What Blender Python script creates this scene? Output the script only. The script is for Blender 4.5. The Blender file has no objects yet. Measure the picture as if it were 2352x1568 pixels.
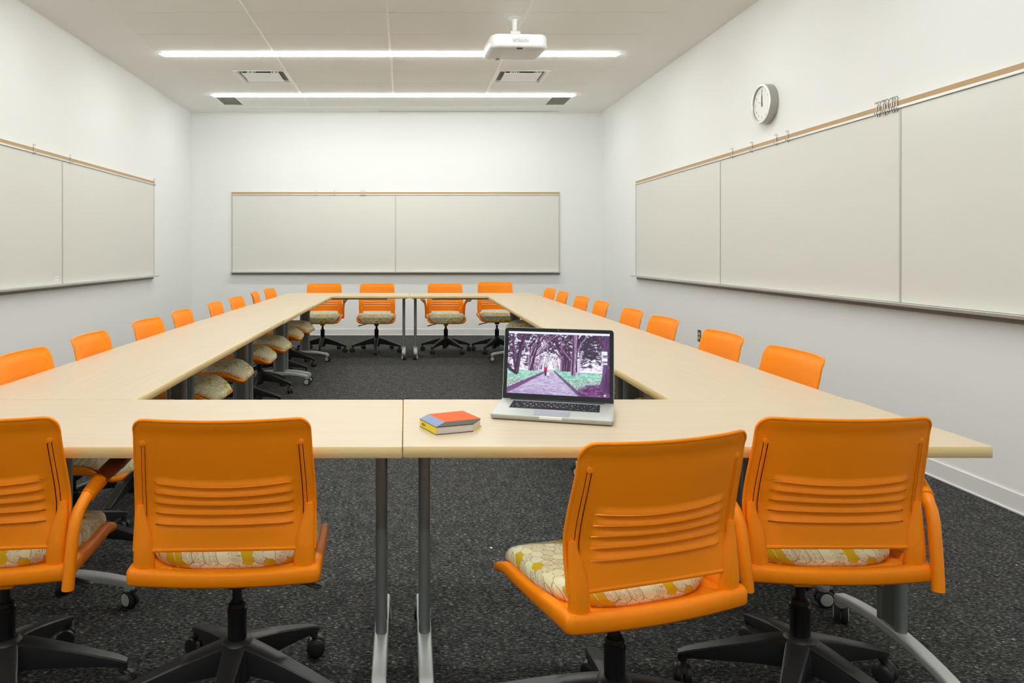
import bpy, math, random
import numpy as np
from mathutils import Vector, Matrix
random.seed(7)
PI = math.pi
sc = bpy.context.scene
col = sc.collection

# ------------------------------------------------------------------ camera
H = 1.241                       # eye height
F = 1680.0                      # focal length in px of a 2352 px wide frame
PU, PV = 932.0, 578.0           # vanishing point
cam_d = bpy.data.cameras.new('camera')
cam_d.sensor_fit = 'HORIZONTAL'; cam_d.sensor_width = 36.0
cam_d.lens = F / 2352 * 36.0
cam_d.shift_x = (1176 - PU) / 2352
cam_d.shift_y = -(784 - PV) / 2352
cam_d.clip_start = 0.05; cam_d.clip_end = 60
cam = bpy.data.objects.new('camera', cam_d)
cam.location = (0, 0, H); cam.rotation_euler = (PI/2, 0, 0)
col.objects.link(cam); sc.camera = cam

# ------------------------------------------------------------------ world, exposure, lamps
world = bpy.data.worlds.new('world'); sc.world = world; world.use_nodes = True
world.node_tree.nodes['Background'].inputs[0].default_value = (1, 1, 1, 1)
world.node_tree.nodes['Background'].inputs[1].default_value = 0.0
vs = sc.view_settings
vs.view_transform = 'Standard'; vs.look = 'None'; vs.gamma = 1.0
vs.exposure = 0.0
sc.cycles.max_bounces = 14; sc.cycles.diffuse_bounces = 8
LAMP_POWER = 30.5               # emission of the recessed linear ceiling lamps
LAMP_COLOR = (0.975, 1.0, 0.985)
# the six recessed ceiling lamps, centre Y of each (two are in the picture)
LAMPS = [9.665, 7.655, 5.645, 3.635, 1.625, -0.385]

# ------------------------------------------------------------------ room numbers
YB = 10.86; XL = -3.187; XR = 2.909; ZC = 3.311; YF = -2.4
GX0, GX1 = -2.585, 2.257        # the tiled part of the ceiling
TT = 0.737; TH = 0.030          # table top height / thickness

# ------------------------------------------------------------------ materials
def mat(name, color, rough=0.5, metal=0.0, spec=0.5, bump=None, emis=None, coat=0.0):
    m = bpy.data.materials.new(name); m.use_nodes = True
    nt = m.node_tree; b = nt.nodes['Principled BSDF']
    b.inputs['Base Color'].default_value = (*color, 1)
    b.inputs['Roughness'].default_value = rough
    b.inputs['Metallic'].default_value = metal
    b.inputs['Specular IOR Level'].default_value = spec
    if coat: b.inputs['Coat Weight'].default_value = coat
    # every surface carries a faint procedural grain
    tc = nt.nodes.new('ShaderNodeTexCoord')
    nz = nt.nodes.new('ShaderNodeTexNoise'); nz.inputs['Scale'].default_value = bump[0] if bump else 60
    nz.inputs['Detail'].default_value = 4
    nt.links.new(tc.outputs['Object'], nz.inputs['Vector'])
    bp = nt.nodes.new('ShaderNodeBump')
    bp.inputs['Strength'].default_value = bump[1] if bump else 0.03
    bp.inputs['Distance'].default_value = bump[2] if bump else 0.001
    nt.links.new(nz.outputs['Fac'], bp.inputs['Height'])
    nt.links.new(bp.outputs['Normal'], b.inputs['Normal'])
    if emis:
        b.inputs['Emission Color'].default_value = (*emis[0], 1)
        b.inputs['Emission Strength'].default_value = emis[1]
    return m

M = {}
M['wall'] = mat('wall_paint', (0.86, 0.875, 0.86), 0.75, spec=0.25, bump=(220, 0.05, 0.001))
M['gyp'] = mat('ceiling_paint', (0.95, 0.94, 0.91), 0.9, spec=0.1, bump=(220, 0.04, 0.001))
M['tile'] = mat('acoustic_tile', (0.955, 0.94, 0.905), 0.95, spec=0.05, bump=(400, 0.1, 0.001))
M['tbar'] = mat('ceiling_grid_white', (0.96, 0.955, 0.94), 0.4, bump=(50, 0.01, 0.001))
M['gap'] = mat('ceiling_gap_shadow', (0.30, 0.28, 0.25), 0.9)
M['base'] = mat('baseboard_vinyl', (0.80, 0.81, 0.79), 0.45)
M['white'] = mat('white_enamel', (0.93, 0.93, 0.92), 0.35)
M['wboard'] = mat('whiteboard_enamel', (0.74, 0.745, 0.69), 0.22, spec=0.35, bump=(9, 0.02, 0.002))
M['alu'] = mat('brushed_aluminium', (0.70, 0.70, 0.68), 0.35, 0.55)
M['alud'] = mat('dull_shaded_aluminium', (0.30, 0.29, 0.26), 0.5, 0.4)  # screws, and the tray flange with its shade put into the colour
M['joint'] = mat('grey_joint_extrusion', (0.52, 0.52, 0.48), 0.45, 0.2)
M['cork'] = mat('tan_cork_strip', (0.52, 0.355, 0.19), 0.85, bump=(300, 0.3, 0.002))
M['hook'] = mat('hook_nickel', (0.50, 0.47, 0.43), 0.35, 0.7)
M['orange'] = mat('orange_plastic', (0.98, 0.265, 0.0), 0.5, spec=0.28, bump=(500, 0.06, 0.0006))
M['orange2'] = mat('orange_coated_steel', (0.98, 0.275, 0.0), 0.38, spec=0.35)
M['brown'] = mat('arm_pad_rubber', (0.30, 0.085, 0.02), 0.5)
M['black'] = mat('black_plastic', (0.022, 0.022, 0.023), 0.42, bump=(300, 0.08, 0.0006))
M['blackgl'] = mat('black_steel', (0.008, 0.008, 0.009), 0.2, spec=0.6)
M['grey'] = mat('grey_painted_steel', (0.15, 0.16, 0.16), 0.38, 0.25)
M['greyl'] = mat('silver_painted_steel', (0.22, 0.235, 0.235), 0.36, 0.35)
M['foot'] = mat('cast_aluminium_foot', (0.56, 0.58, 0.575), 0.36, 0.2)
M['tyre'] = mat('caster_tyre', (0.025, 0.025, 0.025), 0.6)
M['hub'] = mat('caster_hub_grey', (0.55, 0.56, 0.55), 0.4)
M['vent'] = mat('vent_mesh_grey', (0.46, 0.45, 0.40), 0.8)
M['dark'] = mat('dark_opening', (0.03, 0.03, 0.028), 0.8)
M['lapalu'] = mat('laptop_aluminium', (0.47, 0.485, 0.455), 0.42, 0.3, bump=(900, 0.02, 0.0004))
M['pad'] = mat('trackpad_glass', (0.40, 0.42, 0.44), 0.3, 0.2)
M['bezel'] = mat('glossy_black_bezel', (0.012, 0.014, 0.018), 0.12)
M['key'] = mat('black_keycap', (0.008, 0.008, 0.011), 0.6, spec=0.25)
M['legend'] = mat('key_legend_white', (0.85, 0.86, 0.9), 0.5)
M['red'] = mat('book_orange_red', (0.74, 0.115, 0.015), 0.6, spec=0.12)
M['blue'] = mat('book_periwinkle', (0.23, 0.29, 0.45), 0.6, spec=0.12)
M['slate'] = mat('book_slate_grey', (0.085, 0.08, 0.062), 0.6, spec=0.12)
M['yellow'] = mat('book_yellow', (0.86, 0.70, 0.005), 0.5)
M['navy'] = mat('book_navy_edge', (0.035, 0.035, 0.06), 0.6)
M['ink'] = mat('dark_ink', (0.06, 0.06, 0.04), 0.6)
M['greytxt'] = mat('pale_grey_lettering', (0.38, 0.40, 0.39), 0.5)
M['clockside'] = mat('clock_brushed_case', (0.40, 0.39, 0.35), 0.32, 0.6)
M['chrome'] = mat('clock_bright_ring', (0.80, 0.80, 0.79), 0.25, 0.3)
M['face'] = mat('clock_face', (0.78, 0.79, 0.75), 0.4)
M['plate'] = mat('outlet_plate_dark', (0.07, 0.068, 0.055), 0.45)
M['outlet'] = mat('outlet_face_white', (0.72, 0.71, 0.68), 0.4)
M['proj'] = mat('projector_white', (0.72, 0.72, 0.71), 0.35)
M['wire'] = mat('dark_green_wires', (0.02, 0.09, 0.08), 0.5)
M['steelp'] = mat('bracket_steel', (0.55, 0.57, 0.55), 0.4, 0.4)
M['sticker'] = mat('sticker_white', (0.80, 0.82, 0.86), 0.5)
M['stickline'] = mat('sticker_print', (0.45, 0.46, 0.60), 0.5)
M['lamp'] = mat('lamp_diffuser', (0.9, 0.9, 0.9), 0.5, emis=(LAMP_COLOR, LAMP_POWER))
M['page'] = mat('page_block', (0.66, 0.60, 0.55), 0.8)

def striate(m, ax, scale):
    """fine sheet lines for the page block"""
    nt = m.node_tree; b = nt.nodes['Principled BSDF']
    tc = nt.nodes.new('ShaderNodeTexCoord'); w = nt.nodes.new('ShaderNodeTexWave')
    w.bands_direction = ax; w.inputs['Scale'].default_value = scale
    r = nt.nodes.new('ShaderNodeValToRGB')
    r.color_ramp.elements[0].color = (0.60, 0.54, 0.50, 1); r.color_ramp.elements[1].color = (0.72, 0.66, 0.62, 1)
    nt.links.new(tc.outputs['Object'], w.inputs['Vector']); nt.links.new(w.outputs['Fac'], r.inputs['Fac'])
    nt.links.new(r.outputs['Color'], b.inputs['Base Color'])
striate(M['page'], 'Z', 300)

def carpet():
    m = bpy.data.materials.new('charcoal_carpet'); m.use_nodes = True
    nt = m.node_tree; b = nt.nodes['Principled BSDF']; L = nt.links.new
    b.inputs['Roughness'].default_value = 0.95; b.inputs['Specular IOR Level'].default_value = 0.1
    tc = nt.nodes.new('ShaderNodeTexCoord')
    # long fibres lie mostly across the room; warp them so that they curl
    w = nt.nodes.new('ShaderNodeTexNoise'); w.inputs['Scale'].default_value = 45; w.inputs['Detail'].default_value = 2
    L(tc.outputs['Object'], w.inputs['Vector'])
    sub = nt.nodes.new('ShaderNodeVectorMath'); sub.operation = 'MULTIPLY_ADD'
    sub.inputs[1].default_value = (0.020, 0.030, 0.0)
    L(w.outputs['Color'], sub.inputs[0]); L(tc.outputs['Object'], sub.inputs[2])
    mp = nt.nodes.new('ShaderNodeMapping'); mp.inputs['Scale'].default_value = (62, 150, 1)
    L(sub.outputs[0], mp.inputs['Vector'])
    n1 = nt.nodes.new('ShaderNodeTexNoise'); n1.inputs['Scale'].default_value = 1.0; n1.inputs['Detail'].default_value = 3
    n1.inputs['Roughness'].default_value = 0.65
    L(mp.outputs[0], n1.inputs['Vector'])
    r = nt.nodes.new('ShaderNodeValToRGB'); e = r.color_ramp.elements
    e[0].position = 0.36; e[0].color = (0.014, 0.0165, 0.018, 1)
    e[1].position = 0.74; e[1].color = (0.40, 0.395, 0.37, 1)
    a = e.new(0.52); a.color = (0.052, 0.053, 0.054, 1)
    a = e.new(0.61); a.color = (0.13, 0.13, 0.125, 1)
    L(n1.outputs['Fac'], r.inputs['Fac'])
    n2 = nt.nodes.new('ShaderNodeTexNoise'); n2.inputs['Scale'].default_value = 14; n2.inputs['Detail'].default_value = 3
    L(tc.outputs['Object'], n2.inputs['Vector'])
    r2 = nt.nodes.new('ShaderNodeValToRGB'); r2.color_ramp.elements[0].color = (0.7, 0.7, 0.72, 1); r2.color_ramp.elements[1].color = (1.25, 1.22, 1.15, 1)
    r2.color_ramp.elements[0].position = 0.3; r2.color_ramp.elements[1].position = 0.7
    L(n2.outputs['Fac'], r2.inputs['Fac'])
    mx = nt.nodes.new('ShaderNodeVectorMath'); mx.operation = 'MULTIPLY'
    L(r.outputs['Color'], mx.inputs[0]); L(r2.outputs['Color'], mx.inputs[1])
    L(mx.outputs[0], b.inputs['Base Color'])
    bp = nt.nodes.new('ShaderNodeBump'); bp.inputs['Strength'].default_value = 0.5; bp.inputs['Distance'].default_value = 0.003
    L(n1.outputs['Fac'], bp.inputs['Height']); L(bp.outputs['Normal'], b.inputs['Normal'])
    return m
M['carpet'] = carpet()

def wood(name, c0, c1, rough):
    m = bpy.data.materials.new(name); m.use_nodes = True
    nt = m.node_tree; b = nt.nodes['Principled BSDF']; L = nt.links.new
    b.inputs['Roughness'].default_value = rough; b.inputs['Specular IOR Level'].default_value = 0.35
    tc = nt.nodes.new('ShaderNodeTexCoord')
    mp = nt.nodes.new('ShaderNodeMapping'); mp.inputs['Scale'].default_value = (1.2, 46, 46)
    L(tc.outputs['Object'], mp.inputs['Vector'])
    n = nt.nodes.new('ShaderNodeTexNoise'); n.inputs['Scale'].default_value = 1.6; n.inputs['Detail'].default_value = 6
    n.inputs['Roughness'].default_value = 0.6; n.inputs['Distortion'].default_value = 0.4
    L(mp.outputs[0], n.inputs['Vector'])
    r = nt.nodes.new('ShaderNodeValToRGB'); e = r.color_ramp.elements
    e[0].position = 0.35; e[0].color = (*c0, 1); e[1].position = 0.68; e[1].color = (*c1, 1)
    L(n.outputs['Fac'], r.inputs['Fac']); L(r.outputs['Color'], b.inputs['Base Color'])
    return m
M['maple'] = wood('maple_laminate', (0.565, 0.455, 0.312), (0.605, 0.497, 0.35), 0.38)
M['mapleedge'] = wood('maple_edge_band', (0.72, 0.54, 0.24), (0.86, 0.68, 0.35), 0.45)

def fabric():
    """cream upholstery with drawn hexagon webs and a few mustard hexagons"""
    m = bpy.data.materials.new('hexagon_print_fabric'); m.use_nodes = True
    nt = m.node_tree; b = nt.nodes['Principled BSDF']; L = nt.links.new
    b.inputs['Roughness'].default_value = 0.8; b.inputs['Specular IOR Level'].default_value = 0.2
    def VM(op, a, c=None):
        n = nt.nodes.new('ShaderNodeVectorMath'); n.operation = op
        for i, v in enumerate((a, c)):
            if v is None: continue
            if isinstance(v, tuple): n.inputs[i].default_value = v
            else: L(v, n.inputs[i])
        return n.outputs['Value'] if op in ('DOT_PRODUCT', 'LENGTH') else n.outputs[0]
    def MA(op, a, c=None, d=None):
        n = nt.nodes.new('ShaderNodeMath'); n.operation = op
        for i, v in enumerate((a, c, d)):
            if v is None: continue
            if isinstance(v, (int, float)): n.inputs[i].default_value = v
            else: L(v, n.inputs[i])
        return n.outputs[0]
    tc = nt.nodes.new('ShaderNodeTexCoord').outputs['Object']
    # unroll the falling sides a little: add height into both axes
    sep = nt.nodes.new('ShaderNodeSeparateXYZ'); L(tc, sep.inputs[0])
    cx = nt.nodes.new('ShaderNodeCombineXYZ')
    L(MA('MULTIPLY_ADD', sep.outputs[2], 0.45, sep.outputs[0]), cx.inputs[0])
    L(MA('MULTIPLY_ADD', sep.outputs[2], -0.9, sep.outputs[1]), cx.inputs[1])
    nz = nt.nodes.new('ShaderNodeTexNoise'); nz.inputs['Scale'].default_value = 22; L(cx.outputs[0], nz.inputs['Vector'])
    pv = VM('ADD', VM('SCALE', cx.outputs[0]), (50, 50, 0)); pv.node.inputs[0].links[0].from_node.inputs['Scale'].default_value = 32.0
    pv = VM('ADD', pv, VM('MULTIPLY', nz.outputs['Color'], (0.28, 0.28, 0)))
    pv = VM('MULTIPLY', pv, (1, 1, 0))
    S = (1.0, 1.7320508, 1.0); HS = (0.5, 0.8660254, 0.0)
    ga = VM('SUBTRACT', VM('MODULO', pv, S), HS)
    gb = VM('SUBTRACT', VM('MODULO', VM('ADD', pv, HS), S), HS)
    ga = VM('MULTIPLY', ga, (1, 1, 0)); gb = VM('MULTIPLY', gb, (1, 1, 0))
    la = VM('DOT_PRODUCT', ga, ga); lb = VM('DOT_PRODUCT', gb, gb)
    mix = nt.nodes.new('ShaderNodeMix'); mix.data_type = 'VECTOR'
    L(MA('LESS_THAN', lb, la), mix.inputs['Factor'])
    vin = [i for i in mix.inputs if i.type == 'VECTOR' and i.enabled]
    L(ga, vin[0]); L(gb, vin[1])
    g = [o for o in mix.outputs if o.type == 'VECTOR'][0]
    cid = VM('SNAP', VM('ADD', VM('SUBTRACT', pv, g), (0.1, 0.1, 0)), (0.25, 0.25, 1.0))
    wn = nt.nodes.new('ShaderNodeTexWhiteNoise'); L(cid, wn.inputs['Vector'])
    rnd = wn.outputs['Value']
    ag = VM('ABSOLUTE', g)
    sx = nt.nodes.new('ShaderNodeSeparateXYZ'); L(ag, sx.inputs[0])
    hd = MA('MAXIMUM', sx.outputs[0], VM('DOT_PRODUCT', ag, (0.5, 0.8660254, 0)))
    sg = nt.nodes.new('ShaderNodeSeparateXYZ'); L(g, sg.inputs[0])
    ang = MA('ARCTAN2', sg.outputs[1], sg.outputs[0])
    ring = MA('LESS_THAN', MA('FRACT', MA('MULTIPLY', hd, 9.0)), 0.24)
    spoke = MA('LESS_THAN', MA('ABSOLUTE', MA('SINE', MA('MULTIPLY', ang, 6.0))), 0.20)
    web = MA('MAXIMUM', ring, spoke)
    isweb = MA('GREATER_THAN', rnd, 0.34)
    edge = MA('GREATER_THAN', hd, 0.47)
    lines = MA('MAXIMUM', MA('MULTIPLY', web, isweb), edge)
    broken = nt.nodes.new('ShaderNodeTexNoise'); broken.inputs['Scale'].default_value = 90; L(cx.outputs[0], broken.inputs['Vector'])
    lines = MA('MULTIPLY', lines, MA('GREATER_THAN', broken.outputs['Fac'], 0.45))
    gold = MA('MULTIPLY', MA('LESS_THAN', rnd, 0.12), MA('LESS_THAN', hd, 0.47))
    def MIX(f, a, c):
        n = nt.nodes.new('ShaderNodeMix'); n.data_type = 'RGBA'
        L(f, n.inputs['Factor'])
        ci = [i for i in n.inputs if i.type == 'RGBA']
        for i, v in enumerate((a, c)):
            if isinstance(v, tuple): ci[i].default_value = (*v, 1)
            else: L(v, ci[i])
        return [o for o in n.outputs if o.type == 'RGBA'][0]
    c = MIX(MA('MULTIPLY', isweb, 0.5), (0.81, 0.785, 0.51), (0.73, 0.69, 0.45))
    c = MIX(MA('MULTIPLY', lines, 0.66), c, (0.36, 0.16, 0.035))
    c = MIX(gold, c, (0.66, 0.42, 0.005))
    L(c, b.inputs['Base Color'])
    n3 = nt.nodes.new('ShaderNodeTexNoise'); n3.inputs['Scale'].default_value = 700; L(tc, n3.inputs['Vector'])
    bp = nt.nodes.new('ShaderNodeBump'); bp.inputs['Strength'].default_value = 0.25; bp.inputs['Distance'].default_value = 0.0008
    L(n3.outputs['Fac'], bp.inputs['Height']); L(bp.outputs['Normal'], b.inputs['Normal'])
    return m
M['fabric'] = fabric()

# ------------------------------------------------------------------ mesh helpers
class MB:
    def __init__(s): s.v = []; s.f = []; s.m = []
    def add(s, vs_, fs, m=0, T=None):
        o = len(s.v)
        for p in vs_:
            p = Vector(p)
            s.v.append(tuple(T @ p) if T is not None else tuple(p))
        for f in fs: s.f.append(tuple(i + o for i in f)); s.m.append(m)
        return s
    def box(s, x0, x1, y0, y1, z0, z1, m=0, T=None):
        v = [(x0,y0,z0),(x1,y0,z0),(x1,y1,z0),(x0,y1,z0),(x0,y0,z1),(x1,y0,z1),(x1,y1,z1),(x0,y1,z1)]
        f = [(0,3,2,1),(4,5,6,7),(0,1,5,4),(1,2,6,5),(2,3,7,6),(3,0,4,7)]
        return s.add(v, f, m, T)
    def prism(s, poly, z0, z1, m=0, T=None, mtop=None):
        n = len(poly)
        v = [(x, y, z0) for x, y in poly] + [(x, y, z1) for x, y in poly]
        s.add(v, [tuple(range(n))[::-1]] + [(i, (i+1) % n, n+(i+1) % n, n+i) for i in range(n)], m, T)
        s.add(v[n:], [tuple(range(n))], m if mtop is None else mtop, T)
        return s
    def loft(s, rings, m=0, T=None, caps=True, closed=True):
        n = len(rings[0]); v = [p for r in rings for p in r]; f = []
        for k in range(len(rings)-1):
            for i in range(n if closed else n-1):
                j = (i+1) % n
                f.append((k*n+i, k*n+j, (k+1)*n+j, (k+1)*n+i))
        if caps:
            f.append(tuple(range(n))[::-1]); f.append(tuple((len(rings)-1)*n+i for i in range(n)))
        return s.add(v, f, m, T)
    def lathe(s, prof, seg=24, m=0, T=None, caps=True):
        rings = [[(r*math.cos(2*PI*i/seg), r*math.sin(2*PI*i/seg), z) for i in range(seg)] for r, z in prof]
        return s.loft(rings, m, T, caps)
    def tube(s, path, rad, seg=12, m=0, T=None, flat=1.0, up=(0, 0, 1)):
        path = [Vector(p) for p in path]; n = len(path)
        if not isinstance(rad, (list, tuple)): rad = [rad]*n
        rings = []; U = None
        for i in range(n):
            t = (path[min(i+1, n-1)] - path[max(i-1, 0)]).normalized()
            if U is None:
                U = Vector(up); U = (U - t*U.dot(t))
                if U.length < 1e-4: U = Vector((1, 0, 0)) - t*t.x
                U.normalize()
            else:
                U = (U - t*U.dot(t)).normalized()
            W = t.cross(U)
            rings.append([tuple(path[i] + U*math.sin(a)*rad[i]*flat + W*math.cos(a)*rad[i]) for a in [2*PI*k/seg for k in range(seg)]])
        return s.loft(rings, m, T)
    def mesh(s, name, mats, sharp=35):
        me = bpy.data.meshes.new(name)
        me.from_pydata(s.v, [], s.f); me.update()
        for mm in mats: me.materials.append(M[mm] if isinstance(mm, str) else mm)
        me.polygons.foreach_set('material_index', s.m)
        me.polygons.foreach_set('use_smooth', [True]*len(me.polygons))
        import bmesh
        bm = bmesh.new(); bm.from_mesh(me); bmesh.ops.recalc_face_normals(bm, faces=bm.faces); bm.to_mesh(me); bm.free()
        me.set_sharp_from_angle(angle=math.radians(sharp))
        me.update(); return me
    def build(s, name, mats, parent=None, loc=(0,0,0), rot=(0,0,0), bevel=0, sharp=35):
        if isinstance(mats, str): mats = [mats]
        o = bpy.data.objects.new(name, s.mesh(name, mats, sharp))
        col.objects.link(o); o.parent = parent; o.location = loc; o.rotation_euler = rot
        if bevel:
            b = o.modifiers.new('bevel', 'BEVEL'); b.width = bevel; b.segments = 2; b.limit_method = 'ANGLE'; b.angle_limit = math.radians(40)
            b.harden_normals = False
        return o

def thing(name, label, cat, loc=(0,0,0), rz=0, group=None):
    o = bpy.data.objects.new(name, None); col.objects.link(o)
    o.empty_display_size = 0.1
    o.location = loc; o.rotation_euler = (0, 0, rz)
    return tag(o, label, cat, group)
def tag(o, label, cat, group=None):
    o['label'] = label; o['category'] = cat
    if group: o['group'] = group
    return o
def struct(o): o['kind'] = 'structure'; return o
def dup(root):
    r = root.copy(); col.objects.link(r)
    for ch in list(root.children):
        c = ch.copy(); col.objects.link(c); c.parent = r
        for g in list(ch.children):
            d = g.copy(); col.objects.link(d); d.parent = c
    return r
def rrect(x0, x1, y0, y1, r, n=6):
    """rounded rectangle, r = radius or (r at x0y0, x1y0, x1y1, x0y1)"""
    if not isinstance(r, (tuple, list)): r = (r,)*4
    cs = [(x0+r[0], y0+r[0], PI, r[0]), (x1-r[1], y0+r[1], 1.5*PI, r[1]), (x1-r[2], y1-r[2], 0, r[2]), (x0+r[3], y1-r[3], .5*PI, r[3])]
    out = []
    for cx, cy, a0, rr in cs:
        for k in range(n+1):
            a = a0 + .5*PI*k/n; out.append((cx+rr*math.cos(a), cy+rr*math.sin(a)))
    return out
def text_mesh(mb, body, size, m=0, T=None, depth=0.0006, align='CENTER'):
    cu = bpy.data.curves.new('t', 'FONT'); cu.body = body; cu.size = size; cu.extrude = depth/2
    cu.align_x = align; cu.align_y = 'CENTER'; cu.resolution_u = 3
    ob = bpy.data.objects.new('t', cu); col.objects.link(ob)
    dg = bpy.context.evaluated_depsgraph_get()
    me = bpy.data.meshes.new_from_object(ob.evaluated_get(dg))
    mb.add([v.co for v in me.vertices], [tuple(p.vertices) for p in me.polygons], m, T)
    bpy.data.objects.remove(ob); bpy.data.curves.remove(cu); bpy.data.meshes.remove(me)
def sst(a, b, x):
    t = max(0.0, min(1.0, (x-a)/(b-a))); return t*t*(3-2*t)

# ================================================================== the room
struct(MB().box(XL-.1, XR+.1, YF-.1, YB+.1, -.1, 0).build('floor', 'carpet'))
struct(MB().box(XL-.15, XL, YF, YB, 0, ZC).build('wall_left', 'wall'))
struct(MB().box(XR, XR+.15, YF, YB, 0, ZC).build('wall_right', 'wall'))
struct(MB().box(XL-.15, XR+.15, YB, YB+.15, 0, ZC).build('wall_back', 'wall'))
struct(MB().box(XL-.15, XR+.15, YF-.15, YF, 0, ZC).build('wall_front', 'wall'))
def baseboard(name, x0, x1, y0, y1, side):
    mb = MB(); mb.box(x0, x1, y0, y1, 0, .096)
    # a small toe flare at the carpet
    if side == 'x+': mb.box(x1-.001, x1+.006, y0, y1, 0, .012)
    if side == 'x-': mb.box(x0-.006, x0+.001, y0, y1, 0, .012)
    if side == 'y-': mb.box(x0, x1, y0-.006, y0+.001, 0, .012)
    return struct(mb.build(name, 'base', bevel=.003))
baseboard('baseboard_left', XL, XL+.009, YF, YB, 'x+')
baseboard('baseboard_right', XR-.009, XR, YF, YB, 'x-')
baseboard('baseboard_back', XL+.009, XR-.009, YB-.009, YB, 'y-')

# ceiling: painted border with a field of 2x4 ft tiles between the lamp slots
cb = MB()
YT1 = 10.352                                     # far end of the tile field
cb.box(XL-.1, GX0, YF-.1, YB+.1, ZC, ZC+.12, 0); cb.box(GX1, XR+.1, YF-.1, YB+.1, ZC, ZC+.12, 0)
SLOT0 = (10.455, 10.498); SLOT1 = (10.748, 10.775)   # two linear slots near the back wall
cb.box(GX0, GX1, YT1, SLOT0[0], ZC, ZC+.12, 0)
cb.box(GX0, GX1, SLOT0[1], SLOT1[0], ZC, ZC+.12, 0)
cb.box(GX0, -.40, SLOT1[0], SLOT1[1], ZC, ZC+.12, 0)
cb.box(GX0, GX1, SLOT1[1], YB+.1, ZC, ZC+.12, 0)
cb.box(XL-.1, XR+.1, YF-.1, YB+.1, ZC+.12, ZC+.16, 0)
cb.box(GX0, GX1, YF-.1, YT1, ZC+.022, ZC+.03, 2)        # dark plenum side seen in the joints
xs = [GX0, -1.375, -.161, 1.049, GX1]
rows = [(9.722, YT1)]
for y in LAMPS:
    y1 = y-.055
    for k in range(3): rows.append((y1-.6333*(k+1), y1-.6333*k))
DIFF = (8.343, 8.977)                            # row that holds the two square diffusers
for (y0, y1) in rows:
    if y1 < YF: continue
    for i in range(4):
        x0, x1 = xs[i], xs[i+1]
        if abs(y0-DIFF[0]) < .02 and i == 0: x1 = -1.99
        if abs(y0-DIFF[0]) < .02 and i == 3: x0 = 1.665
        if y0 > 9.7 and i == 0: x0 = -2.26
        if y0 > 9.7 and i == 3: x1 = 1.93
        cb.box(x0+(.001 if i == 0 else .004), x1-(.001 if i == 3 else .004), y0+.004, y1-.004, ZC+.0, ZC+.022, 1)
for x in xs[1:-1]:
    cb.box(x-.010, x+.010, YF-.1, YT1, ZC-.006, ZC+.02, 3)
struct(cb.build('ceiling', ['gyp', 'tile', 'gap', 'tbar']))
# cut the lamp slots out of the T bars visually by housings that sit 1 mm lower

for k, y in enumerate(LAMPS):
    lab = ['long recessed linear ceiling lamp nearest the back wall', 'long recessed linear ceiling lamp passing behind the projector',
           'linear ceiling lamp above the third tables', 'linear ceiling lamp above the second tables',
           'linear ceiling lamp above the front tables', 'linear ceiling lamp above the viewer'][k]
    t = thing('linear_ceiling_lamp', lab, 'ceiling light', ((GX0+GX1)/2, y, ZC), 0, 'recessed linear ceiling lamps')
    hw = (GX1-GX0)/2 - .004
    mb = MB()
    mb.box(-hw, hw, -.055, -.046, -.004, .018); mb.box(-hw, hw, .046, .055, -.004, .018)
    mb.box(-hw, -hw+.045, -.046, .046, -.004, .018); mb.box(hw-.045, hw, -.046, .046, -.004, .018)
    mb.build('lamp_housing', 'white', t)
    mb = MB(); sec = [(.046, .004), (.046, -.010), (.043, -.017), (.030, -.021), (0, -.023), (-.030, -.021), (-.043, -.017), (-.046, -.010), (-.046, .004)]
    mb.loft([[(-hw+.045, y_, z_) for y_, z_ in sec], [(hw-.045, y_, z_) for y_, z_ in sec]]); mb.build('lamp_diffuser', 'lamp', t)

# square plaque air diffusers
def plaque(cx, lab):
    t = thing('square_air_diffuser', lab, 'air vent', (cx, (DIFF[0]+DIFF[1])/2, ZC), 0, 'square ceiling diffusers')
    h = .307
    mb = MB()
    r0 = rrect(-h, h, -h, h, .002, 1); r1 = rrect(-h+.03, h-.03, -h+.03, h-.03, .002, 1); r2 = rrect(-h+.075, h-.075, -h+.075, h-.075, .01, 1)
    rings = [[(x, y, .02) for x, y in r0], [(x, y, -.005) for x, y in r0], [(x, y, -.005) for x, y in r1], [(x, y, .055) for x, y in r2], [(x, y, .10) for x, y in r2]]
    mb.loft(rings, 0, None, caps=False)
    mb.box(-h+.07, h-.07, -h+.07, h-.07, .10, .105, 1)
    mb.build('cone_frame', ['white', 'vent'], t, sharp=20)
    mb = MB(); q = .215
    mb.box(-q, q, -q, q, -.010, -.006, 0); mb.box(-q+.001, q-.001, -q+.001, -q+.004, -.006, .05, 0)
    for a, b in ((-.205, -.155), (-.120, -.112), (-.068, -.056), (-.048, .125), (.138, .148), (.180, .188)): mb.box(a, b, -q-.0005, -q+.001, -.005, .012, 1)
    mb.build('plaque', ['white', 'dark'], t)
    return t
plaque(-1.683, 'square white ceiling diffuser left of the centre, above the left tables')
plaque(1.357, 'square white ceiling diffuser right of the centre, behind the projector')
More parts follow.
